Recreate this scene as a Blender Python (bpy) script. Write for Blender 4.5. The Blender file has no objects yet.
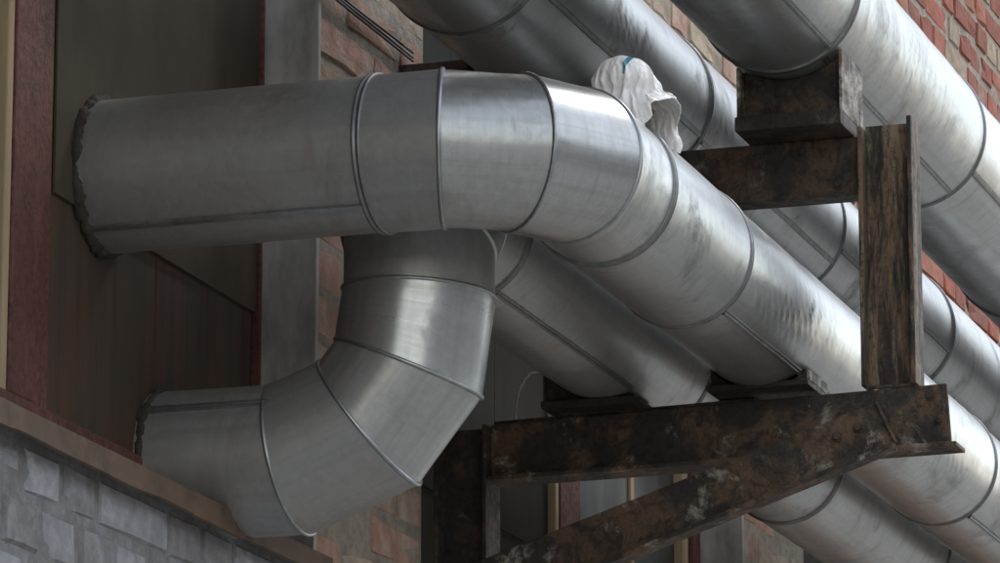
import bpy, math, random
from mathutils import Vector, noise, Matrix
R = math.radians
random.seed(7)

# ---------------------------------------------------------------- camera, sky, sun, exposure
scn = bpy.context.scene
C = scn.collection.objects
cam_d = bpy.data.cameras.new('camera')
cam = bpy.data.objects.new('camera', cam_d); C.link(cam)
cam_d.sensor_width = 36; cam_d.lens = 172.8; cam_d.clip_start = .1; cam_d.clip_end = 2000
PITCH, YAW = R(13.349), R(17.969)                 # the wall runs along +X, its outside is -Y
fwd = Vector((math.cos(PITCH)*math.cos(YAW), math.cos(PITCH)*math.sin(YAW), math.sin(PITCH)))
cam.location = (0, -2.55, 1.6)
cam.rotation_euler = fwd.to_track_quat('-Z', 'Y').to_euler()
scn.camera = cam
scn.render.resolution_x, scn.render.resolution_y = 1024, 577

SUN_EL, SUN_AZ = 50, -25                          # azimuth from +X towards +Y
sun_dir = Vector((math.cos(R(SUN_EL))*math.cos(R(SUN_AZ)), math.cos(R(SUN_EL))*math.sin(R(SUN_AZ)), math.sin(R(SUN_EL))))
w = bpy.data.worlds.new('World'); scn.world = w; w.use_nodes = True
nt = w.node_tree
sky = nt.nodes.new('ShaderNodeTexSky'); sky.sky_type = 'NISHITA'; sky.sun_disc = False
sky.sun_elevation = R(SUN_EL); sky.sun_rotation = R(90 - SUN_AZ)
sky.air_density = 1.6; sky.dust_density = 0.15; sky.ozone_density = 1.0
hz = nt.nodes.new('ShaderNodeHueSaturation'); hz.inputs['Saturation'].default_value = .36     # hazy, whitish sky
nt.links.new(sky.outputs[0], hz.inputs['Color']); nt.links.new(hz.outputs[0], nt.nodes['Background'].inputs[0])
nt.nodes['Background'].inputs[1].default_value = .15
sd = bpy.data.lights.new('sun', 'SUN'); sd.energy = 0.7; sd.angle = R(10); sd.color = (1, .97, .93)
so = bpy.data.objects.new('sun', sd); C.link(so); so.rotation_euler = (-sun_dir).to_track_quat('-Z', 'Y').to_euler()
so.location = (6, -6, 12)
scn.view_settings.view_transform = 'Standard'; scn.view_settings.look = 'None'
scn.view_settings.exposure = 1.0; scn.view_settings.gamma = 1
scn.view_settings.use_curve_mapping = False

# ---------------------------------------------------------------- materials
class NT:
    def __init__(s, name):
        s.m = bpy.data.materials.new(name); s.m.use_nodes = True
        s.t = s.m.node_tree; s.b = s.t.nodes['Principled BSDF']
    def n(s, typ, **k):
        o = s.t.nodes.new(typ)
        for a, v in k.items():
            if a.startswith('i_'): o.inputs[a[2:].replace('_', ' ')].default_value = v
            else: setattr(o, a, v)
        return o
    def l(s, a, b): s.t.links.new(a, b)
    def coord(s, kind='Object', scale=(1, 1, 1)):
        c = s.n('ShaderNodeTexCoord') if kind != 'World' else s.n('ShaderNodeNewGeometry')
        mp = s.n('ShaderNodeMapping'); mp.inputs['Scale'].default_value = scale
        s.l(c.outputs['Position' if kind == 'World' else kind], mp.inputs[0]); return mp.outputs[0]
    def noise(s, vec, scale, detail=4, rough=.55, dist=0):
        o = s.n('ShaderNodeTexNoise'); o.inputs['Scale'].default_value = scale
        o.inputs['Detail'].default_value = detail; o.inputs['Roughness'].default_value = rough
        o.inputs['Distortion'].default_value = dist
        s.l(vec, o.inputs['Vector']); return o.outputs['Fac']
    def ramp(s, fac, stops):
        o = s.n('ShaderNodeValToRGB'); e = o.color_ramp.elements
        while len(e) < len(stops): e.new(.5)
        for q, (p, c) in zip(e, stops):
            q.position = p; q.color = (c, c, c, 1) if isinstance(c, (int, float)) else (*c, 1)
        s.l(fac, o.inputs[0]); return o.outputs[0]
    def mix(s, fac, a, b, mode='MIX'):
        o = s.n('ShaderNodeMix'); o.data_type = 'RGBA'; o.blend_type = mode
        for v, i in ((fac, 0), (a, 6), (b, 7)):
            if hasattr(v, 'links'): s.l(v, o.inputs[i])
            else: o.inputs[i].default_value = v if i == 0 else (*v, 1)
        return o.outputs[2]
    def bump(s, h, strength, dist, prev=None):
        o = s.n('ShaderNodeBump'); o.inputs['Strength'].default_value = strength; o.inputs['Distance'].default_value = dist
        s.l(h, o.inputs['Height'])
        if prev: s.l(prev, o.inputs['Normal'])
        return o.outputs[0]
    def fin(s, col=None, rough=None, metal=None, nrm=None):
        for v, k in ((col, 'Base Color'), (rough, 'Roughness'), (metal, 'Metallic'), (nrm, 'Normal')):
            if v is None: continue
            if hasattr(v, 'links'): s.l(v, s.b.inputs[k])
            else: s.b.inputs[k].default_value = (*v, 1) if isinstance(v, tuple) else v
        return s.m

def galvanized(name, dirt=.5, tint=(.45, .455, .455), ro=.03, met=.66):
    s = NT(name)
    uv = s.coord('UV'); wp = s.coord('World')
    streak = s.noise(s.coord('UV', (170, 5, 1)), 1, 5, .6)          # fine scratches round the pipe
    along = s.noise(s.coord('UV', (3, 60, 1)), 1, 4, .6)
    blot = s.noise(wp, 7, 6, .6, .4)
    fine = s.noise(wp, 42, 5, .65)
    vor = s.n('ShaderNodeTexVoronoi'); vor.inputs['Scale'].default_value = 95; s.l(wp, vor.inputs['Vector'])
    sp = s.ramp(vor.outputs['Color'], [(0, .86), (1, 1.0)])
    col = s.mix(1.0, tint, sp, 'MULTIPLY')
    col = s.mix(s.ramp(blot, [(.40, 0), (.72, .45)]), col, (.35, .355, .35))
    col = s.mix(s.ramp(along, [(.48, 0), (.70, .40)]), col, (.27, .265, .25))
    col = s.mix(s.ramp(streak, [(.48, 0), (.75, .4)]), col, (.30, .30, .295))
    stain = s.ramp(s.noise(s.coord('World', (3.2, 3.2, 2.2)), 1.7, 7, .68, .6), [(.55, 0), (.72, dirt)])
    stain2 = s.mix(1.0, stain, s.ramp(fine, [(.3, .35), (.6, 1)]), 'MULTIPLY')
    band = s.ramp(s.noise(s.coord('UV', (14, 3.2, 1)), 1, 6, .66, .8), [(.55, 0), (.76, .5)])
    col = s.mix(band, col, (.20, .165, .115))
    col = s.mix(stain2, col, (.11, .095, .075))
    metal = s.ramp(stain2, [(0, met), (.8, .35)])
    rg = s.mix(.4, s.ramp(blot, [(.3, .27+ro), (.75, .34+ro)]), s.ramp(streak, [(.3, .21+ro), (.75, .40+ro)]))
    rg = s.mix(stain2, rg, (.7, .7, .7))
    n1 = s.bump(s.noise(wp, 9, 2, .45), .07, .02)
    n2 = s.bump(streak, .02, .004, n1)
    n3 = s.bump(fine, .05, .004, n2)
    return s.fin(col, rg, metal, n3)

def rusty(name, base=(.022, .017, .014), rust=(.10, .052, .028), pale=(.30, .27, .23), pale_amt=.8, thr=.60, stretch=(1, 1, 1)):
    s = NT(name); wp = s.coord('World')
    a = s.noise(s.coord('World', stretch), 9, 8, .68, .6); b = s.noise(s.coord('World', tuple(9*v for v in stretch)), 1.3, 8, .72, .4); f = s.noise(wp, 90, 6, .7)
    a2 = s.noise(s.coord('World', stretch), 34, 8, .72, .8)
    c = s.mix(s.ramp(a, [(.47, 0), (.58, .95)]), base, rust)
    c = s.mix(s.ramp(a2, [(.50, 0), (.60, .75)]), c, tuple(v*.55 for v in base))
    c = s.mix(s.ramp(f, [(.48, 0), (.7, .6)]), c, (.015, .011, .009))
    mk = s.mix(1.0, s.ramp(b, [(thr, 0), (thr+.09, pale_amt)]), s.ramp(f, [(.38, 0), (.55, 1)]), 'MULTIPLY')
    c = s.mix(mk, c, pale)
    return s.fin(c, s.ramp(f, [(.3, .5), (.7, .85)]), 0.0, s.bump(f, .6, .004, s.bump(a2, .6, .006)))

def plain(name, col, rough=.7, var=.25, scale=30, bump=.25, stretch=(1, 1, 1), metal=0.0, spec=.5):
    s = NT(name); s.b.inputs['Specular IOR Level'].default_value = spec; wp = s.coord('World', stretch)
    a = s.noise(wp, scale, 7, .65); b = s.noise(wp, scale*.16, 5, .6)
    d = tuple(v*(1-var*1.6) for v in col); u = tuple(min(1, v*(1+var)) for v in col)
    c = s.mix(s.ramp(a, [(.3, 0), (.7, 1)]), d, u)
    c = s.mix(s.ramp(b, [(.35, 0), (.7, .6)]), c, tuple(v*.6 for v in col))
    return s.fin(c, rough, metal, s.bump(a, bump, .004))

def brick_mat(name, col, wash=(.36, .33, .29), amt=.5):
    s = NT(name); wp = s.coord('World')
    a = s.noise(wp, 26, 7, .65); b = s.noise(wp, 130, 5, .7); g = s.noise(wp, 9, 6, .62, .5)
    c = s.mix(s.ramp(a, [(.3, 0), (.72, 1)]), tuple(v*.62 for v in col), tuple(v*1.18 for v in col))
    c = s.mix(s.ramp(b, [(.55, 0), (.75, .5)]), c, tuple(v*.45 for v in col))
    c = s.mix(s.mix(1.0, s.ramp(g, [(.48, 0), (.66, amt)]), s.ramp(a, [(.3, .4), (.6, 1)]), 'MULTIPLY'), c, wash)
    return s.fin(c, .88, 0.0, s.bump(b, .6, .003, s.bump(a, .6, .008)))

M = dict(
    galv=galvanized('galvanized_steel', .65),
    galv_dirty=galvanized('grimy_galvanized_steel', .95, (.40, .41, .415)),
    galv_dull=galvanized('dull_galvanized_steel', .75, (.37, .37, .365), .13, .6),
    galv_shiny=galvanized('bright_galvanized_steel', .65, (.46, .47, .475), 0.0, .74),
    bead=plain('zinc_bead', (.40, .41, .42), .38, .2, 50, .1, metal=.9),
    bead_dark=plain('tarnished_bead', (.24, .24, .24), .45, .2, 50, .1, metal=.8),
    steel=rusty('rusty_dark_steel', (.024, .019, .016), (.085, .050, .031), (.26, .23, .19), .6, .60),
    steel_brown=rusty('brown_rusted_steel', (.032, .025, .020), (.125, .075, .044), (.38, .34, .29), .85, .57),
    steel_pale=rusty('flaking_pale_steel', (.06, .042, .03), (.17, .11, .07), (.45, .41, .35), .95, .47),
    post=rusty('streaked_post_steel', (.030, .022, .017), (.20, .125, .07), (.30, .22, .14), .7, .52, (3.2, 3.2, .4)),
    red_paint=rusty('chipped_maroon_paint', (.15, .053, .040), (.115, .040, .031), (.42, .34, .28), .75, .64, (1, 1, .45)),
    bare_wood=plain('bare_pine_bead', (.46, .33, .20), .7, .2, 40, .2, (1, 1, .1)),
    sheet=plain('olive_brown_sheet', (.088, .069, .050), .85, .16, 14, .1, (1, 1, .5), spec=.15),
    sheet_grey=plain('grey_brown_sheet', (.032, .029, .025), .85, .2, 14, .15, (1, 1, .5), spec=.15),
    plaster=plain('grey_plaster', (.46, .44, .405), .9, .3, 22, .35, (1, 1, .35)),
    
    sill=plain('brown_sill_metal', (.13, .080, .050), .75, .3, 20, .25),
    sealant=plain('crumbling_sealant', (.055, .045, .034), .95, .4, 40, .8),
    cable=plain('dark_cable', (.06, .058, .056), .6, .2, 30, .1),
    wire=plain('pale_wire', (.55, .55, .56), .4, .1, 30, .05),
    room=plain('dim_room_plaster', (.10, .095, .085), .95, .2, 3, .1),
    ground=plain('yard_concrete', (.36, .34, .31), .95, .3, 6, .4),
    block=plain('grey_render', (.42, .41, .39), .9, .2, 2, .2),
    roof=plain('eaves_metal', (.16, .15, .14), .6, .2, 6, .1),
)
s = NT('rust_streaked_boards'); s.b.inputs['Specular IOR Level'].default_value = .15
a = s.noise(s.coord('World', (30, 30, 1.6)), 1, 6, .65, .3); b = s.noise(s.coord('World', (7, 7, 2.2)), 1, 5, .6)
cb = s.mix(s.ramp(a, [(.3, 0), (.7, 1)]), (.055, .043, .034), (.095, .071, .054))
cb = s.mix(s.mix(1.0, s.ramp(b, [(.48, 0), (.66, .8)]), s.ramp(a, [(.35, .3), (.6, 1)]), 'MULTIPLY'), cb, (.125, .050, .036))
M['boards'] = s.fin(cb, .85, 0.0, s.bump(a, .15, .003))
s = NT('sandy_mortar'); wp = s.coord('World')                     # sandy, limewashed below the first boarded window
a = s.noise(wp, 45, 7, .7); g = s.noise(wp, 10, 5, .6)
sep = s.n('ShaderNodeSeparateXYZ'); s.l(wp, sep.inputs[0])
lo = s.n('ShaderNodeMath', operation='LESS_THAN'); s.l(sep.outputs['Z'], lo.inputs[0]); lo.inputs[1].default_value = 2.9
lx = s.n('ShaderNodeMath', operation='LESS_THAN'); s.l(sep.outputs['X'], lx.inputs[0]); lx.inputs[1].default_value = 6.97
mk = s.n('ShaderNodeMath', operation='MULTIPLY'); s.l(lo.outputs[0], mk.inputs[0]); s.l(lx.outputs[0], mk.inputs[1])
c1 = s.mix(s.ramp(a, [(.3, 0), (.7, 1)]), (.24, .20, .16), (.44, .38, .31)); c2 = s.mix(s.ramp(a, [(.3, 0), (.7, 1)]), (.14, .138, .143), (.28, .275, .285))
cm = s.mix(mk.outputs[0], c1, c2); cm = s.mix(s.ramp(g, [(.45, 0), (.7, .55)]), cm, (.14, .12, .10))
M['mortar'] = s.fin(cm, .95, 0.0, s.bump(a, .8, .006, s.bump(g, .5, .01)))
s = NT('dusty_glass'); wp = s.coord('World')
g = s.noise(s.coord('World', (6, 6, 2)), 1.5, 6, .6)
s.b.inputs['Transmission Weight'].default_value = .45; s.b.inputs['Specular IOR Level'].default_value = .3
M['glass'] = s.fin(s.mix(s.ramp(g, [(.3, 0), (.7, 1)]), (.045, .043, .038), (.085, .082, .074)), s.ramp(g, [(.3, .35), (.7, .7)]), 0.0, None)

BR = dict(
    red=[brick_mat('red_brick', (.38, .105, .062), amt=.2), brick_mat('dark_red_brick', (.29, .080, .052), amt=.15),
         brick_mat('orange_brick', (.42, .14, .080), amt=.2), brick_mat('dusty_red_brick', (.34, .125, .082), amt=.55)],
    sand=[brick_mat('sand_brick', (.43, .33, .235), (.5, .45, .38)), brick_mat('buff_brick', (.37, .27, .19), (.46, .42, .36))],
    tan=[brick_mat('pink_tan_brick', (.46, .27, .20), (.52, .44, .36), .65), brick_mat('tan_brick', (.45, .34, .25), (.53, .46, .37), .8),
         brick_mat('worn_pink_brick', (.42, .265, .20), (.52, .44, .36), .8)],
    grey=[brick_mat('limewashed_brick', (.30, .295, .315), (.44, .44, .465), .8), brick_mat('grey_brick', (.22, .21, .215), (.36, .36, .38), .7),
          brick_mat('brown_grey_brick', (.21, .17, .145), (.33, .32, .32), .6)])

# ---------------------------------------------------------------- mesh helpers
class MB:
    def __init__(s): s.v = []; s.f = []; s.uv = {}; s.mi = []
    def face(s, idx, mi=0): s.f.append(tuple(idx)); s.mi.append(mi)
    def box(s, x0, x1, y0, y1, z0, z1, mi=0):
        b = len(s.v)
        s.v += [(x, y, z) for x in (x0, x1) for y in (y0, y1) for z in (z0, z1)]
        for q in ((0, 1, 3, 2), (4, 6, 7, 5), (0, 4, 5, 1), (2, 3, 7, 6), (0, 2, 6, 4), (1, 5, 7, 3)):
            s.face([b+i for i in q], mi)
    def prism(s, poly, a0, a1, axis='X'):
        """poly in the two other axes, extruded along axis"""
        b = len(s.v); n = len(poly)
        for a in (a0, a1):
            for p, q in poly:
                s.v.append((a, p, q) if axis == 'X' else (p, a, q) if axis == 'Y' else (p, q, a))
        s.face(range(b, b+n)); s.face(range(b+2*n-1, b+n-1, -1))
        for i in range(n):
            j = (i+1) % n; s.face((b+i, b+n+i, b+n+j, b+j))
    def tube(s, pts, r, n=8):
        b0 = len(s.v); pts = [Vector(p) for p in pts]
        for i, p in enumerate(pts):
            d = (pts[min(i+1, len(pts)-1)]-pts[max(i-1, 0)]).normalized()
            u = d.orthogonal().normalized() if i == 0 else (u-d*u.dot(d)).normalized()
            v = d.cross(u)
            for k in range(n):
                t = 2*math.pi*k/n; s.v.append(tuple(p+(u*math.cos(t)+v*math.sin(t))*r))
        for i in range(len(pts)-1):
            for k in range(n):
                a = b0+i*n+k; c = b0+i*n+(k+1) % n; s.face((a, c, c+n, a+n))
        s.face(range(b0+n-1, b0-1, -1)); s.face(range(b0+(len(pts)-1)*n, b0+len(pts)*n))
    def build(s, name, mat, parent=None, smooth=False, bevel=0):
        me = bpy.data.meshes.new(name); me.from_pydata([tuple(v) for v in s.v], [], s.f)
        for m in (mat if isinstance(mat, list) else [mat]): me.materials.append(m)
        if any(s.mi): me.polygons.foreach_set('material_index', s.mi)
        if s.uv:
            L = me.uv_layers.new(name='UVMap')
            for p in me.polygons:
                for li, u in zip(p.loop_indices, s.uv[p.index]): L.data[li].uv = u
        me.validate(); me.update()
        o = bpy.data.objects.new(name, me); C.link(o)
        if smooth: me.polygons.foreach_set('use_smooth', [True]*len(me.polygons))
        if parent: o.parent = parent
        if bevel:
            bv = o.modifiers.new('bevel', 'BEVEL'); bv.width = bevel; bv.segments = 2; bv.limit_method = 'ANGLE'
        return o
def empty(name, loc=(0, 0, 0)):
    o = bpy.data.objects.new(name, None); C.link(o); o.location = loc; o.empty_display_size = .1
    return o
def tag(o, label=None, cat=None, group=None, kind=None):
    for k, v in (('label', label), ('category', cat), ('group', group), ('kind', kind)):
        if v: o[k] = v
    return o
def box(name, mat, parent, *b, bevel=.002):
    m = MB(); m.box(*b); return m.build(name, mat, parent, bevel=bevel)

# ---------------------------------------------------------------- ground and building
m = MB(); m.v = [(-300, -400, 0), (500, -400, 0), (500, 400, 0), (-300, 400, 0)]; m.face((0, 1, 2, 3))
tag(m.build('ground', M['ground']), kind='structure')

bld = tag(empty('brick_building'), 'weathered brick building wall with tall maroon framed windows behind the ducts', 'building')
WINS = [(-.26, 1.79), (2.31, 4.36), (4.88, 6.93), (7.45, 9.50), (10.02, 12.07), (12.59, 14.64)]
SILL, HEAD = 2.90, 4.16
XL, XR, ZT, TH = -1.2, 17.5, 7.2, .40
m = MB(); x = XL
for a, b in WINS + [(XR, XR)]:
    m.box(x, a, .0045, TH, 0, ZT)
    if b > a: m.box(a, b, .0045, TH, 0, SILL); m.box(a, b, .0045, TH, HEAD, ZT)
    x = b
wall = m.build('wall', M['mortar'], bld)

# individual bricks ------------------------------------------------
def proj(p):
    d = Vector(p)-cam.location; z = d.dot(fwd)
    rt = Vector((math.sin(YAW), -math.cos(YAW), 0)); dn = fwd.cross(rt)
    return 500+4800*d.dot(rt)/z, 281.5+4800*d.dot(dn)/z
def brick_mesh(L, H, rough):
    m = MB(); D = .05; e = .006
    def j(a): return random.uniform(-a, a)
    outer = [(0, 0), (L*.5, 0), (L, 0), (L, H*.5), (L, H), (L*.5, H), (0, H), (0, H*.5)]
    ring1 = [(x+j(rough), D, z+j(rough)) for x, z in outer]
    ring2 = [(x+(e if x == 0 else -e if x == L else 0)+j(rough), -abs(j(.002)), z+(e if z == 0 else -e if z == H else 0)+j(rough)) for x, z in outer]
    ring15 = [(p[0], .007+abs(j(.002)), p[2]) for p in ring1]
    k = random.randrange(8)
    if random.random() < .45:                    # a knocked-off corner
        q = ring2[k]; c = (L/2, H/2); ring2[k] = (q[0]+(c[0]-q[0])*.25, q[1]+.005, q[2]+(c[1]-q[2])*.3)
    m.v = ring1+ring15+ring2+[(L/2+j(.01), -abs(j(.003)), H/2)]
    for a in (0, 8):
        for i in range(8): m.face((a+i, a+(i+1) % 8, a+8+(i+1) % 8, a+8+i))
    for i in range(8): m.face((16+i, 16+(i+1) % 8, 24))
    return m
HB, CH, MJ = .066, .077, .011
protos = {}
for kind, L in (('s', .250), ('h', .119)):
    for rg, rn in ((.0018, 0), (.0042, 1)):
        for q in range(8):
            mm = brick_mesh(L, HB, rg); me = bpy.data.meshes.new('brick'); me.from_pydata(mm.v, [], mm.f); me.update()
            me.materials.append(BR['red'][0]); protos[kind, rn, q] = (mm, me)
palette = BR['red']+BR['sand']+BR['tan']+BR['grey']
def pal(x, z):
    r = random.random()
    if x < 6.99 and z < 2.93: return random.choice(BR['grey'][:2] if r < .985 else BR['grey'][2:]), 0
    if x < 7.6: return (random.choice(BR['tan']) if r < .93 else BR['sand'][0]), 1
    if x < 10.0 and z > 4: return (random.choice(BR['sand']) if r < .7 else random.choice(BR['tan'])), 1
    if x < 10.1: return random.choice(BR['tan']), 1
    return (random.choice(BR['red']) if r < .86 else random.choice(BR['sand'])), 0
def seen(x, z):
    px, py = proj((x, 0, z))
    if not (-40 < px < 1040 and -40 < py < 600): return False
    if px < 340 and py > 380 and z < SILL+.05: return True
    if 300 < px < 440: return True
    if px > 860 and py < 125 and px > 880+py*.8-60: return True
    if 630 < px < 760 and py < 110: return True
    if 730 < px < 800 and py > 480: return True
    return False
rest = MB(); nb = 0; row = 0
z = 2.808-CH*8
solid = lambda x0, x1, z0, z1: not any(x1 > a+.02 and x0 < b-.02 and z1 > SILL-.02 and z0 < HEAD+.02 for a, b in WINS)
def lay(x0, L, z, kind):
    global nb
    mat, rn = pal(x0+L/2, z); q = random.randrange(8); mm, me = protos[kind, rn, q]
    full = .250 if kind == 's' else .119
    sx = L/full; yo = random.uniform(-.003, .003)+((.003 if rn else .001))
    if seen(x0+L/2, z+.03) and nb < 300:
        o = bpy.data.objects.new('brick', me); C.link(o); o.parent = wall
        o.location = (x0, yo, z+random.uniform(-.0015, .0015)); o.scale = (sx, 1, 1)
        o.rotation_euler = (random.uniform(-.02, .02), random.uniform(-.006, .006), random.uniform(-.012, .012))
        o.material_slots[0].link = 'OBJECT'; o.material_slots[0].material = mat; nb += 1
    else:
        b = len(rest.v); rest.v += [(x0+p[0]*sx, p[1]+yo, z+p[2]) for p in mm.v]
        mi = palette.index(mat)
        for f in mm.f: rest.face([b+i for i in f], mi)
while z < 6.3:
    row += 1
    # spans of solid wall in this course
    spans, x = [], 3.2
    if z+HB > SILL+.0 and z < HEAD:
        cur = 3.2
        for a, b in WINS:
            if b < cur: continue
            if a > cur: spans.append((cur, a))
            cur = b
        spans.append((cur, 16.5))
    else: spans = [(3.2, 16.5)]
    for a, b in spans:
        x = a + (0 if b-a < 1 else -[0, .13, .065][row % 3]); n = 0
        if b-a < 1:                                # pier courses fit the pier exactly
            pat = ['s', 's'] if row % 2 else ['h', 's', 'h']
            tot = sum(.250 if k == 's' else .119 for k in pat)+MJ*(len(pat)-1); g = (b-a-.004)/tot
            x = a+.002
            for k in pat:
                L = (.250 if k == 's' else .119)*g; lay(x, L, z, k); x += L+MJ*g
            continue
        pat = ['h', 'h', 'h', 's', 'h', 'h'] if z < 2.75 else random.choice([['h', 'h', 's'], ['s', 'h', 'h', 'h']]) if row % 2 else ['h', 'h', 'h', 's', 'h']
        while x < b-.1:
            k = pat[n % len(pat)]; n += 1; L = .250 if k == 's' else .119
            lay(x, L*random.uniform(.97, 1.01), z, k); x += L+MJ
    z += CH
tag(rest.build('bricks', palette, wall), kind='stuff')

# windows ------------------------------------------------------------
def window(x0, x1, boarded):
    win = empty('window', ((x0+x1)/2, .1, SILL)); win.parent = bld
    loc = Vector(win.location)
    def part(name, mat, *b, bevel=.003):
        m = MB(); m.box(b[0]-loc.x, b[1]-loc.x, b[2]-loc.y, b[3]-loc.y, b[4]-loc.z, b[5]-loc.z)
        return m.build(name, mat, win, bevel=bevel)
    z0, z1 = SILL+.012, HEAD-.003
    mx = x0+1.077
    part('mullion', M['red_paint'], mx-.002, mx+.094, .094, .16, z0+.07, z1-.12)
    part('mullion', M['red_paint'], mx+.0955, mx+.143, .099, .16, z0+.07, z1-.12)
    part('glazing_bead', M['bare_wood'], mx-.024, mx-.003, .097, .12, z0+.07, z1-.12)
    xs_ = x1-.020 if boarded else x1-.07
    part('frame_stile', M['red_paint'], xs_, x1-.014, .088, .16, z0+.07, z1-.12)
    if not boarded: part('glazing_bead', M['bare_wood'], x1-.112, x1-.072, .098, .12, z0+.07, z1-.12)
    part('frame_stile', M['red_paint'], x0+.003, x0+.07, .09, .16, z0+.07, z1-.12)
    part('bottom_rail', M['red_paint'], x0+.003, x1-.014, .088, .16, z0, z0+.068)
    part('top_rail', M['red_paint'], x0+.003, x1-.014, .088, .16, z1-.118, z1)
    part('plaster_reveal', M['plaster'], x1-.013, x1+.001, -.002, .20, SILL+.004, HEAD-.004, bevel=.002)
    if boarded:
        zs = 3.322
        part('sheet_panel', M['sheet'], mx+.146, xs_-.001, .096, .1, zs-.02, z1-.121, bevel=0)
        bx = mx+.146; k = 0
        while bx < xs_-.02:
            wd = min(.405 if k == 0 else .9, xs_-.0015-bx); k += 1
            part('board', M['boards'], bx, bx+wd-.003, .101+random.uniform(0, .002), .12, z0+.07, zs-.001, bevel=.002); bx += wd
        part('pane', M['glass'], x0+.072, mx-.025, .118, .123, z0+.07, z1-.121, bevel=0)
    else:
        part('glazing_bar', M['bare_wood'], mx+.53, mx+.555, .112, .135, z0+.07, z1-.12)
        zz, bx = 3.203, x0+.072
        for wd in (.40, .255, .325):
            part('sheet_panel', M['sheet_grey'], bx, min(bx+wd-.002, mx-.025), .112, .115, zz-.018, z1-.121, bevel=0)
            part('sheet_panel', M['sheet_grey'], bx+.001, min(bx+wd-.001, mx-.025), .1155, .118, z0+.07, zz, bevel=0); bx += wd
        part('pane', M['glass'], mx+.145, mx+.529, .118, .123, z0+.07, z1-.121, bevel=0)
        part('pane', M['glass'], mx+.556, x1-.113, .118, .123, z0+.07, z1-.121, bevel=0)
    # folded metal sill with a wavy lower lip
    m = MB(); N = 70; prof = [(.09, .018), (-.030, .000), (-.035, -.002), (-.036, -.036), (-.030, -.037), (-.029, -.004), (.02, .003)]
    for i in range(N+1):
        xx = x0+.004+(x1-x0-.02)*i/N
        wv = noise.noise((xx*5, 1.7, x0))*.004+noise.noise((xx*19, 4, x0))*.0022
        for k, (yy, zz) in enumerate(prof):
            low = k in (3, 4)
            m.v.append((xx-loc.x, yy+(wv*.8 if 1 <= k <= 5 else 0)-loc.y, SILL+.004+zz+(wv*1.3 if low else wv*.3 if k else 0)-loc.z))
    P = len(prof)
    for i in range(N):
        for k in range(P): m.face((i*P+k, (i+1)*P+k, (i+1)*P+(k+1) % P, i*P+(k+1) % P))
    m.face(range(P)); m.face(range(N*P+P-1, N*P-1, -1))
    m.build('window_sill', M['sill'], win)
    return win
for i, (a, b) in enumerate(WINS): window(a, b, i == 2)
# room behind the windows
m = MB(); x0, x1, y0, y1, z0, z1 = XL+.1, XR-.1, TH+.002, 3.2, 1.6, 5.0
m.v = [(x, y, z) for x in (x0, x1) for y in (y0, y1) for z in (z0, z1)]
for q in ((0, 1, 3, 2), (4, 6, 7, 5), (2, 3, 7, 6), (0, 2, 6, 4), (1, 5, 7, 3)): m.face(q)
m.build('interior', M['room'], bld)
box('eaves', M['roof'], bld, XL-.3, XR+.3, -.55, TH+3, ZT+.002, ZT+.18)

# unseen block added across the yard, cutting bright horizon reflections in the ducts
def horizon_block(name, label, x0, x1, y0, y1, h, face):
    b = tag(empty(name, ((x0+x1)/2, (y0+y1)/2, 0)), label, 'building', 'added horizon blocks')
    lx, ly = b.location.x, b.location.y
    m = MB(); m.box(x0-lx, x1-lx, y0-ly, y1-ly, 0, h); m.build('wall', M['block'], b)
    m = MB(); m.box(x0-lx-.4, x1-lx+.4, y0-ly-.4, y1-ly+.4, h+.002, h+.35); m.build('roof', M['roof'], b)
    n = int((x1-x0 if face == 'y' else y1-y0)/4)
    for k in range(n):
        for zf in (1.2, 4.6):
            if zf+2 > h: continue
            if face == 'y': q = (x0+1.2+4*k-lx, x0+2.9+4*k-lx, y1-ly+.002, y1-ly+.05, zf, zf+1.9)
            else: q = (x1-lx+.002, x1-lx+.05, y0+1.2+4*k-ly, y0+2.9+4*k-ly, zf, zf+1.9)
            m = MB(); m.box(*q); m.build('window', M['glass'], b)
horizon_block('added_horizon_block', 'unseen grey block added across the yard to shut out the bright horizon', -12, 60, -28, -17, 6.5, 'y')

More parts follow.
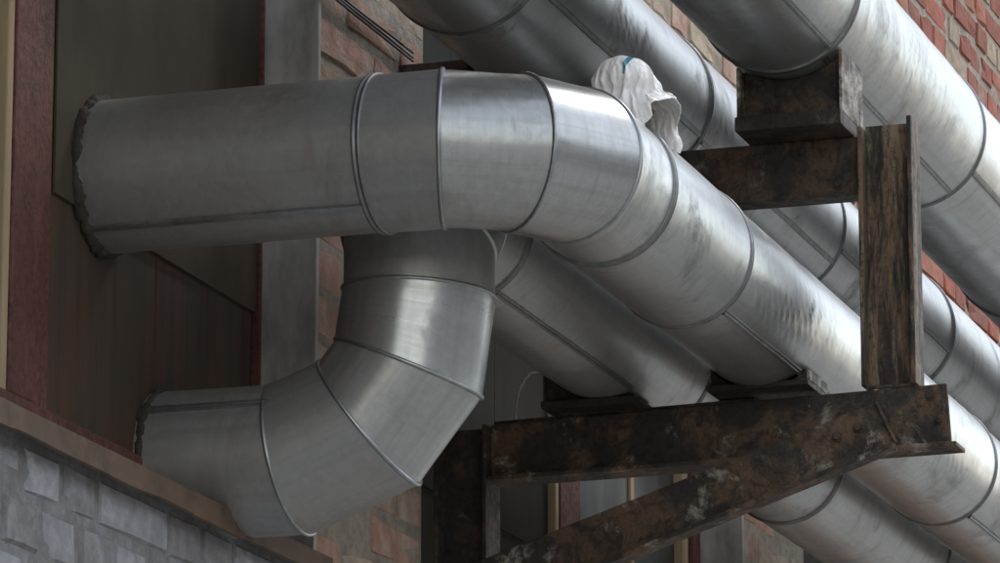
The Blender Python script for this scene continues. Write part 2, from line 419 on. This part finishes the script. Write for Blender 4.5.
# ---------------------------------------------------------------- ducts
def build_duct(name, label, pts, r, stations, mat, seams=(), parent=None, collar=False, dent=.0009, seed=0, mats=None):
    """pts: corner points of the axis; stations: {segment index: [distances along it where sheets are joined]}"""
    pts = [Vector(p) for p in pts]
    root = tag(empty(name, pts[0]), label, 'duct', 'galvanized ducts on the wall')
    org = pts[0]
    dirs = [(pts[i+1]-pts[i]).normalized() for i in range(len(pts)-1)]
    st = [(pts[0], dirs[0], 'end')]; secdir = []
    for i, d in enumerate(dirs):
        for t in stations.get(i, []):
            st.append((pts[i]+d*t, d, 'band')); secdir.append(i)
        secdir.append(i)
        if i < len(dirs)-1: st.append((pts[i+1], (d+dirs[i+1]).normalized(), 'miter'))
        else: st.append((pts[-1], d, 'end'))
    frames = []; u = None
    for i, d in enumerate(dirs):
        if i == 0: u = d.orthogonal().normalized()
        else:
            q = dirs[i-1].rotation_difference(d); u = (q @ u).normalized()
        frames.append((u.copy(), d.cross(u).normalized()))
    N = 72
    def ring(p, n, si, rad):
        d = dirs[si]; a, b = frames[si]; out = []
        for k in range(N):
            t = 2*math.pi*k/N; o = (a*math.cos(t)+b*math.sin(t))
            q = p+o*rad; q = q+d*((p-q).dot(n)/d.dot(n)); out.append((q, o))
        return out
    acc = 0
    for i in range(len(st)-1):
        si = secdir[i]; rad = r+(.0016 if i % 2 else 0)
        A = ring(st[i][0], st[i][1], si, rad); B = ring(st[i+1][0], st[i+1][1], si, rad)
        ln = (st[i+1][0]-st[i][0]).length; near = st[i][0].x < 9.6 and st[i+1][0].x > 6; K = max(6, int(ln/(.011 if near else .05)))
        m = MB(); off = random.random()*10
        for j in range(K+1):
            t = j/K; edge = min(1, 4*t*(1-t)*2.2)
            for (qa, o), (qb, _) in zip(A, B):
                q = qa.lerp(qb, t)
                dn = noise.noise(q*6+Vector((seed, off, 0)))*dent+noise.noise(q*17+Vector((off, seed, 3)))*dent*.35
                if near:                          # oil-canning ripples pressed in while the sheet was rolled
                    mk = noise.noise(Vector((q.x*3.1+seed, o.y*1.5, o.z*1.5+off)))-.12
                    if mk > 0: dn += min(mk*3, 1)*.0011*math.sin(q.x*170+o.y*26-o.z*30+4*noise.noise(q*11))
                m.v.append(tuple(q+o*dn*edge-org))
        for j in range(K):
            for k in range(N):
                k2 = (k+1) % N; m.face((j*N+k, j*N+k2, (j+1)*N+k2, (j+1)*N+k))
                fi = len(m.f)-1; U0, U1 = acc+ln*j/K, acc+ln*(j+1)/K
                v0, v1 = 2*math.pi*k/N*r+off, 2*math.pi*(k+1)/N*r+off
                m.uv[fi] = ((U0, v0), (U0, v1), (U1, v1), (U1, v0))
        acc += ln+.37
        m.build('duct_section', (mats or {}).get(i, mat), root, smooth=True)
    for i, (p, n, kind) in enumerate(st):
        if kind == 'end': continue
        si = secdir[i]
        prof = ([(-.0065, -.002), (-.0058, .0028), (-.003, .0034), (-.001, .001), (.001, .001), (.0032, .0036), (.006, .003), (.0068, -.002)] if kind == 'band'
                else [(-.0034, -.002), (-.0028, .0022), (-.0008, .0034), (.0016, .003), (.0028, .0018), (.0036, -.002)])
        m = MB(); rg = ring(p, n, si, r+.0008); P = len(prof)
        for q, o in rg:
            on = (o-n*o.dot(n)).normalized()
            for ax, h in prof: m.v.append(tuple(q+n*ax+on*h-org))
        for k in range(N):
            for c in range(P-1): m.face((k*P+c, k*P+c+1, ((k+1) % N)*P+c+1, ((k+1) % N)*P+c))
        m.build('joint_band' if kind == 'band' else 'joint_bead', M['bead'] if kind == 'miter' else M['bead_dark'], root, smooth=True)
    for (xa, xb, ang, *ax) in seams:             # lock seams along the run (+X), or along the stub out of the wall
        if ax: p0 = Vector((pts[0].x, 0, pts[0].z)); e_ = Vector((0, 1, 0)); o = Vector((-math.cos(R(ang)), 0, math.sin(R(ang))))
        else: p0 = Vector((0, pts[-2].y, pts[-2].z)); e_ = Vector((1, 0, 0)); o = Vector((0, -math.cos(R(ang)), math.sin(R(ang))))
        t = e_.cross(o)
        m = MB(); K = 12; prof = [(-.006, -.0015), (-.0056, .0028), (-.001, .0030), (-.0004, .0046), (.0044, .0042), (.005, -.0015)]
        for j in range(K+1):
            xx = xa+(xb-xa)*j/K; wob = noise.noise((xx*7, ang, seed))*.0012
            for a_, h in prof: m.v.append(tuple(p0+e_*xx+o*(r+h)+t*(a_+wob)-org))
        P = len(prof)
        for j in range(K):
            for c in range(P-1): m.face((j*P+c, (j+1)*P+c, (j+1)*P+c+1, j*P+c+1))
        m.build('lock_seam', M['bead_dark' if not ax else 'bead'], root)
    if collar:
        m = MB(); n1, n2 = 150, 12; cp = Vector((pts[0].x, .094, pts[0].z))
        for k in range(n1):
            t = 2*math.pi*k/n1; o = Vector((math.cos(t), 0, math.sin(t)))
            rr = collar*(1+.5*noise.noise((o.x*3.1+seed, o.z*3.1, 1))+.6*noise.noise((o.x*7.3+seed, o.z*7.3, 2)))
            for c in range(n2):
                s_ = 2*math.pi*c/n2; h = rr*(1+.5*noise.noise((o.x*22, o.z*22, c*1.3)))
                m.v.append(tuple(cp+o*(r-.002+h*math.cos(s_)*1.0)+Vector((0, -1, 0))*h*1.1*math.sin(s_)-org))
        for k in range(n1):
            for c in range(n2):
                m.face((k*n2+c, ((k+1) % n1)*n2+c, ((k+1) % n1)*n2+(c+1) % n2, k*n2+(c+1) % n2))
        m.build('sealant_collar', M['sealant'], root, smooth=True)
    return root

c15 = math.cos(R(15))
# duct A: out of the upper hole, round the elbow, along the wall
AX, AY, AZ, AR, re = 6.28, -.575, 3.368, .1130, .20
arc = [(AX+re-re/c15*math.cos(R(t)), AY+re-re/c15*math.sin(R(t)), AZ) for t in (15, 45, 75)]
build_duct('elbow_duct', 'galvanized duct from the upper hole of the boarded window, bending out along the wall',
           [(AX, .13, AZ)]+arc+[(15.5, AY, AZ)], AR, {0: [.13+.335], 3: [6.575-arc[2][0]]+[7.005+.89*k-arc[2][0] for k in range(9)]},
           M['galv'], [(-.33, .09, -55, 'Y'), (7.015, 7.885, -55), (7.905, 8.775, 140), (8.80, 9.66, -60)], collar=.0085, seed=1,
           mats={0: M['galv_dull'], 1: M['galv_dull'], 2: M['galv_shiny'], 3: M['galv_shiny'], 5: M['galv_dirty'], 6: M['galv_shiny'], 7: M['galv_shiny'], 8: M['galv_shiny']})
# duct B: out of the lower hole, elbow up, then along the wall behind duct A
BX, BY, BZ, BR_, B0 = 6.54, -.303, 3.366, .1125, 2.985
r2 = .122; c22 = math.cos(R(22.5))
a1 = [(BX, -.105, B0), (BX, -.226, 3.032), (BX, -.287, 3.110), (BX, BY, 3.222)]
a2 = [(BX+r2-r2/c22*math.cos(R(t)), BY, BZ-r2+r2/c22*math.sin(R(t))) for t in (22.5, 67.5)]
build_duct('riser_duct', 'galvanized duct from the lower hole, turning up then running behind the front duct',
           [(BX, .13, B0)]+a1+a2+[(15.5, BY, BZ)], BR_, {6: [6.735-a2[1][0]]+[7.755+.92*k-a2[1][0] for k in range(8)]},
           M['galv'], [(-.10, .09, 37, 'Y'), (6.745, 7.47, -62), (7.765, 8.665, 120)], collar=.006, seed=5,
           mats={0: M['galv_dull'], 1: M['galv_dull'], 3: M['galv_shiny'], 4: M['galv_dull'], 5: M['galv_dull'], 8: M['galv_dirty'], 10: M['galv_shiny']})
CY, CZ, CR = -.25, 3.871, .138
build_duct('straight_duct', 'galvanized duct close to the wall, lying on the upper beam behind the white bag',
           [(3.0, CY, CZ), (15.5, CY, CZ)], CR, {0: [6.91-3+.965*k for k in range(-3, 9)]}, M['galv_dirty'],
           [(6.92, 7.86, -31), (7.885, 8.83, -34), (8.85, 9.79, -22)], seed=11)
DY, DZ, DR = -.625, 3.917, .1375
build_duct('straight_duct', 'galvanized duct farthest out from the wall, cradled by the box saddle on the upper beam',
           [(3.0, DY, DZ), (15.5, DY, DZ)], DR, {0: [7.44-3+.963*k for k in range(-4, 9)]}, M['galv'],
           [(6.49, 7.43, -50), (7.45, 8.39, -58), (8.41, 9.35, -35)], seed=17, dent=.0013, mats={4: M['galv_dirty'], 6: M['galv_shiny']})

# ---------------------------------------------------------------- steel support frame
XB = 7.53
fr = tag(empty('support_bracket', (XB, 0, 0)), 'rusty steel bracket of beams, post and brace carrying the ducts', 'bracket')
def fp(name, m, mat, parent=fr, bevel=.0015):
    m.v = [(x-XB, y, z) for x, y, z in m.v]; return m.build(name, mat, parent, bevel=bevel)
# wall column (I section)
m = MB(); m.box(7.497, 7.575, -.008, -.001, 0, 3.226); m.box(7.533, 7.539, -.086, -.0085, 0, 3.226); m.box(7.497, 7.575, -.094, -.0865, 0, 3.226)
fp('wall_column', m, M['steel'])
# lower beam: web to the camera, lip along its bottom
m = MB(); m.prism([(-.0945, 3.231), (-.0945, 3.139), (-.882, 3.149), (-.876, 3.251), (-.55, 3.243)], XB, XB+.007)
m.prism([(-.0945, 3.1385), (-.0945, 3.131), (-.896, 3.141), (-.896, 3.1485)], XB-.028, XB+.04)
m.prism([(-.0945, 3.2385), (-.0945, 3.2315), (-.55, 3.2435), (-.55, 3.250)], XB+.008, XB+.05)
fp('lower_beam', m, M['steel_brown'])
# upper beam
m = MB(); m.box(XB, XB+.007, -.736, -.0945, 3.583, 3.681); m.box(XB+.008, XB+.055, -.736, -.0945, 3.674, 3.681); m.box(XB+.008, XB+.055, -.736, -.0945, 3.583, 3.590)
fp('upper_beam', m, M['steel'])
# post (I section)
m = MB(); m.box(XB-.018, XB+.045, -.7445, -.737, 3.2515, 3.694); m.box(XB+.010, XB+.016, -.8205, -.745, 3.2515, 3.700); m.box(XB-.018, XB+.045, -.829, -.821, 3.2515, 3.706)
fp('post', m, M['post'])
# brace
def lerp2(a, b, t): return (a[0]+(b[0]-a[0])*t, a[1]+(b[1]-a[1])*t)
top0, top1, bot0, bot1 = (-.005, 2.968), (-.765, 3.219), (-.005, 2.872), (-.797, 3.146)
m = MB(); m.prism([top0, bot0, bot1, top1], 7.494, 7.501)
m.prism([(bot0[0], bot0[1]-.009), (bot1[0]-.002, bot1[1]-.009), (bot1[0]-.002, bot1[1]-.0005), (bot0[0], bot0[1]-.0005)], 7.462, 7.505)
fp('brace', m, M['steel_brown'])
# cradles under the ducts: front plate cut to the pipe, base lip, side plates
def saddle(y0, y1, yc, zc, r, zb, xf, xk, sidemat, frontmat, lip=.012, inset=0):
    sd_ = empty('saddle', (0, yc, zb)); sd_.parent = fr
    def b(name, m, mat): 
        m.v = [(x-XB, y-yc, z-zb) for x, y, z in m.v]; return m.build(name, mat, sd_, bevel=.0012)
    top = []
    for k in range(13):
        y = y0+(y1-y0)*k/12
        top.append((y, zc-math.sqrt(max(1e-6, (r+.003)**2-(y-yc)**2)) if abs(y-yc) < r else zc))
    for nm, x_ in (('front_plate', xf+inset), ('back_plate', xk-.006)):
        m = MB(); m.prism([(y0, zb)]+[(y1, zb)]+top[::-1], x_, x_+.006); b(nm, m, frontmat)
    m = MB(); m.box(xf-.014, xk+.012, y0-.006, y1+.006, zb-lip, zb-.0005); b('base_plate', m, M['steel'])
    for y in (y0, y1):
        s_ = -1 if y == y0 else 1
        m = MB(); ya, yb = sorted((y+s_*.0005, y+s_*.006)); m.box(xf+.0005, xk-.0005, ya, yb, zb, top[0 if y == y0 else -1][1]-.002); b('side_plate', m, sidemat)
    return sd_
saddle(-.722, -.553, DY, DZ, DR, 3.7065, 7.452, 7.60, M['steel_pale'], M['steel_brown'], lip=.025, inset=.03)
saddle(-.335, -.165, CY, CZ, CR, 3.7065, 7.452, 7.60, M['steel'], M['steel'], lip=.025)
saddle(-.652, -.490, AY, AZ, AR, 3.261, 7.482, 7.60, M['steel_pale'], M['steel'], lip=.0095)
saddle(-.350, -.205, BY, BZ, BR_, 3.2525, 7.482, 7.60, M['steel'], M['steel'], lip=.0125)
def bolt(x, y, z, r=.008):
    m = MB(); b = []
    for k in range(6): t = R(60*k+17); b.append((y+r*math.cos(t), z+r*math.sin(t)))
    m.prism(b, x-.007, x-.0003); m.prism([(y+r*1.5*math.cos(R(30*k)), z+r*1.5*math.sin(R(30*k))) for k in range(12)], x-.0022, x-.0004)
    fp('bolt', m, M['steel'], bevel=.0008)
for y, z in ((-.640, 3.662), (-.700, 3.602)): bolt(XB, y, z, .006)
bolt(XB, -.848, 3.232, .006); bolt(XB, -.862, 3.19, .0055)
for y, z in ((-.70, 3.165), (-.735, 3.178)): bolt(7.494, y, z, .006)
def weld(p, q, r=.0035):
    m = MB(); p, q = Vector(p), Vector(q); K = max(6, int((q-p).length/.006))
    m.tube([p.lerp(q, i/K)+Vector((noise.noise((i*1.7, p.y, 1)), noise.noise((i*1.7, p.z, 4)), noise.noise((i*1.7, p.x, 7))))*.0012 for i in range(K+1)], r, 7)
    fp('weld_bead', m, M['steel_brown'], bevel=0)
weld((XB-.0005, -.7355, 3.585), (XB-.0005, -.7355, 3.68)); weld((XB+.004, -.745, 3.2525), (XB+.004, -.82, 3.2525))
weld((7.4935, top1[0], top1[1]), (7.4935, bot1[0], bot1[1]+.004)); 
weld((7.4515, -.555, 3.706), (7.4515, -.72, 3.706)); weld((XB-.001, -.0955, 3.14), (XB-.001, -.0955, 3.23))
# stub cantilever by the cables
m = MB(); m.box(7.326, 7.40, -.118, .02, 3.775, 3.815); 
tag(m.build('steel_stub', M['steel'], bevel=.003), 'short dark steel stub sticking out of the brick pier beside the cables', 'bracket')

# ---------------------------------------------------------------- small things
for k, (zz, yy) in enumerate(((3.830, -.009), (3.836, -.0085), (3.8425, -.009))):
    m = MB(); m.tube([(x, yy+noise.noise((x*3, k, 0))*.003, zz+noise.noise((x*2.2, k*.35, 5))*.006) for x in [4.0+.06*i for i in range(57)]], .0023, 8)
    tag(m.build('cable', M['cable'], smooth=True), ('lowest', 'middle one', 'topmost')[k]+' of the three thin dark cables running along the brick pier', 'cable', 'cables along the wall')
m = MB(); wp_ = [(7.6, -.110, 3.236), (7.6, -.112, 3.262), (7.6, -.115, 3.287), (7.6, -.121, 3.307), (7.6, -.130, 3.323), (7.6, -.140, 3.333), (7.61, -.155, 3.337), (7.62, -.175, 3.330)]
m.tube(wp_, .0022, 6)
tag(m.build('wire', M['wire'], smooth=True), 'pale thin wire looping up from the lower beam under the rear duct', 'wire')

# crumpled white bag on duct A ------------------------------------
s = NT('thin_white_plastic'); wp = s.coord('Object')
f1 = s.noise(s.coord('Object', (1, 1, .4)), 55, 5, .6, .8)
s.b.inputs['Subsurface Weight'].default_value = .15; s.b.inputs['Subsurface Radius'].default_value = (.01, .01, .01)
M['bag'] = s.fin((.86, .84, .82), .45, 0.0, s.bump(f1, .8, .005))
M['bag_blue'] = plain('blue_print', (.05, .26, .36), .5, .1, 30, .1)
M['bag_brown'] = plain('soiled_cloth', (.30, .22, .16), .9, .3, 40, .4)
bag = tag(empty('plastic_bag', (6.60, AY-.05, AZ+.11)), 'crumpled white plastic bag with a blue stripe knotted on top of the front duct', 'bag')
BO = Vector(bag.location)

def sim_cloth():
    """drape a sheet over a lump lying on the duct, worked at ten times the size"""
    def solid(me_fn, name):
        me = bpy.data.meshes.new(name); me_fn(me); o = bpy.data.objects.new(name, me); C.link(o)
        md = o.modifiers.new('c', 'COLLISION'); o.collision.thickness_outer = .02; o.collision.cloth_friction = 25
        return o
    def ball(c, r, sx=1, sy=1):
        def fn(me):
            m = MB(); nu, nv = 32, 20
            for i in range(nv+1):
                for k in range(nu):
                    p, t = math.pi*(i+.001)/(nv+.002), 2*math.pi*k/nu
                    m.v.append((c[0]+r*sx*math.sin(p)*math.cos(t), c[1]+r*sy*math.sin(p)*math.sin(t), c[2]+r*math.cos(p)*(1+.22*noise.noise((2*math.cos(t)*math.sin(p)+c[2], 2*math.sin(t)*math.sin(p), 0)))))
            for i in range(nv):
                for k in range(nu): k2 = (k+1) % nu; m.face((i*nu+k, (i+1)*nu+k, (i+1)*nu+k2, i*nu+k2))
            me.from_pydata(m.v, [], m.f)
        return fn
    def cyl(me):
        m = MB(); m.tube([(-4+.5*i, 0, 0) for i in range(17)], 1.14, 64); me.from_pydata(m.v, [], m.f)
    obs = [solid(cyl, 'tmp_cyl'), solid(ball((0, -.43, 1.66), .31, 1.2, 1.32), 'tmp_ball'), solid(ball((.12, -.60, 1.17), .28, 1.9, 2.35), 'tmp_neck')]
    NX, NY = 54, 62
    x0, x1, y0, y1 = -1.1, 1.35, -1.5, .95
    me = bpy.data.meshes.new('tmp_cloth')
    vs = [(x0+(x1-x0)*i/NX, y0+(y1-y0)*j/NY, 2.08+.05*noise.noise((i*.25, j*.25, 3))+.03*noise.noise((i*.7, j*.7, 9))) for i in range(NX+1) for j in range(NY+1)]
    fs = [(i*(NY+1)+j, (i+1)*(NY+1)+j, (i+1)*(NY+1)+j+1, i*(NY+1)+j+1) for i in range(NX) for j in range(NY)]
    me.from_pydata(vs, [], fs); o = bpy.data.objects.new('tmp_cloth', me); C.link(o)
    cl = o.modifiers.new('cloth', 'CLOTH'); st_ = cl.settings
    st_.quality = 5; st_.mass = .3; st_.tension_stiffness = 15; st_.compression_stiffness = 15; st_.shear_stiffness = 5; st_.bending_stiffness = .02; st_.air_damping = 1.0
    cl.collision_settings.distance_min = .012; cl.collision_settings.collision_quality = 2
    cl.collision_settings.use_self_collision = False
    cl.point_cache.frame_start = 1; cl.point_cache.frame_end = 60
    for fme in range(1, 56): scn.frame_set(fme)
    ev = o.evaluated_get(bpy.context.evaluated_depsgraph_get()); out = [v.co.copy() for v in ev.data.vertices]
    for q in [o]+obs: bpy.data.objects.remove(q, do_unlink=True)
    scn.frame_set(1)
    return out, fs, NX, NY
out, fs, NX, NY = sim_cloth()
m = MB(); tie = Vector((0, -.47, 1.42))
for p in out:
    g = math.exp(-((p.z-1.40)/.13)**2)*math.exp(-max(0, (p.xy-tie.xy).length-.35)**2/.08)
    q = Vector((p.x+(tie.x-p.x)*.28*g, p.y+(tie.y-p.y)*.28*g, p.z))     # gathered at the neck
    m.v.append((6.575+q.x*.1-BO.x, AY+q.y*.1+.008-BO.y, AZ+q.z*.1-BO.z))
for i in range(NX):
    for j in range(NY):
        u, v = i/NX, j/NY
        blue = .20 < u < .46 and .34 < v < .376
        m.face(fs[i*NY+j], 1 if blue else 0)
o = m.build('bag_film', [M['bag'], M['bag_blue']], bag, smooth=True)
o.modifiers.new('sub', 'SUBSURF').render_levels = 2
so_ = o.modifiers.new('thick', 'SOLIDIFY'); so_.thickness = .0012
m = MB(); nu, nv = 40, 26
for i in range(nv+1):
    for k in range(nu):
        p, t = math.pi*i/nv, 2*math.pi*k/nu; d = Vector((math.sin(p)*math.cos(t), math.sin(p)*math.sin(t), math.cos(p)))
        h = 1+.25*noise.noise(d*2.2)+.1*noise.noise(d*6)
        m.v.append((6.585+.040*d.x*h-BO.x, AY-.045+.030*d.y*h-BO.y, AZ+.118+.020*d.z*h-BO.z))
for i in range(nv):
    for k in range(nu): k2 = (k+1) % nu; m.face((i*nu+k, (i+1)*nu+k, (i+1)*nu+k2, i*nu+k2))
m.build('cloth_lining', M['bag_brown'], bag, smooth=True)
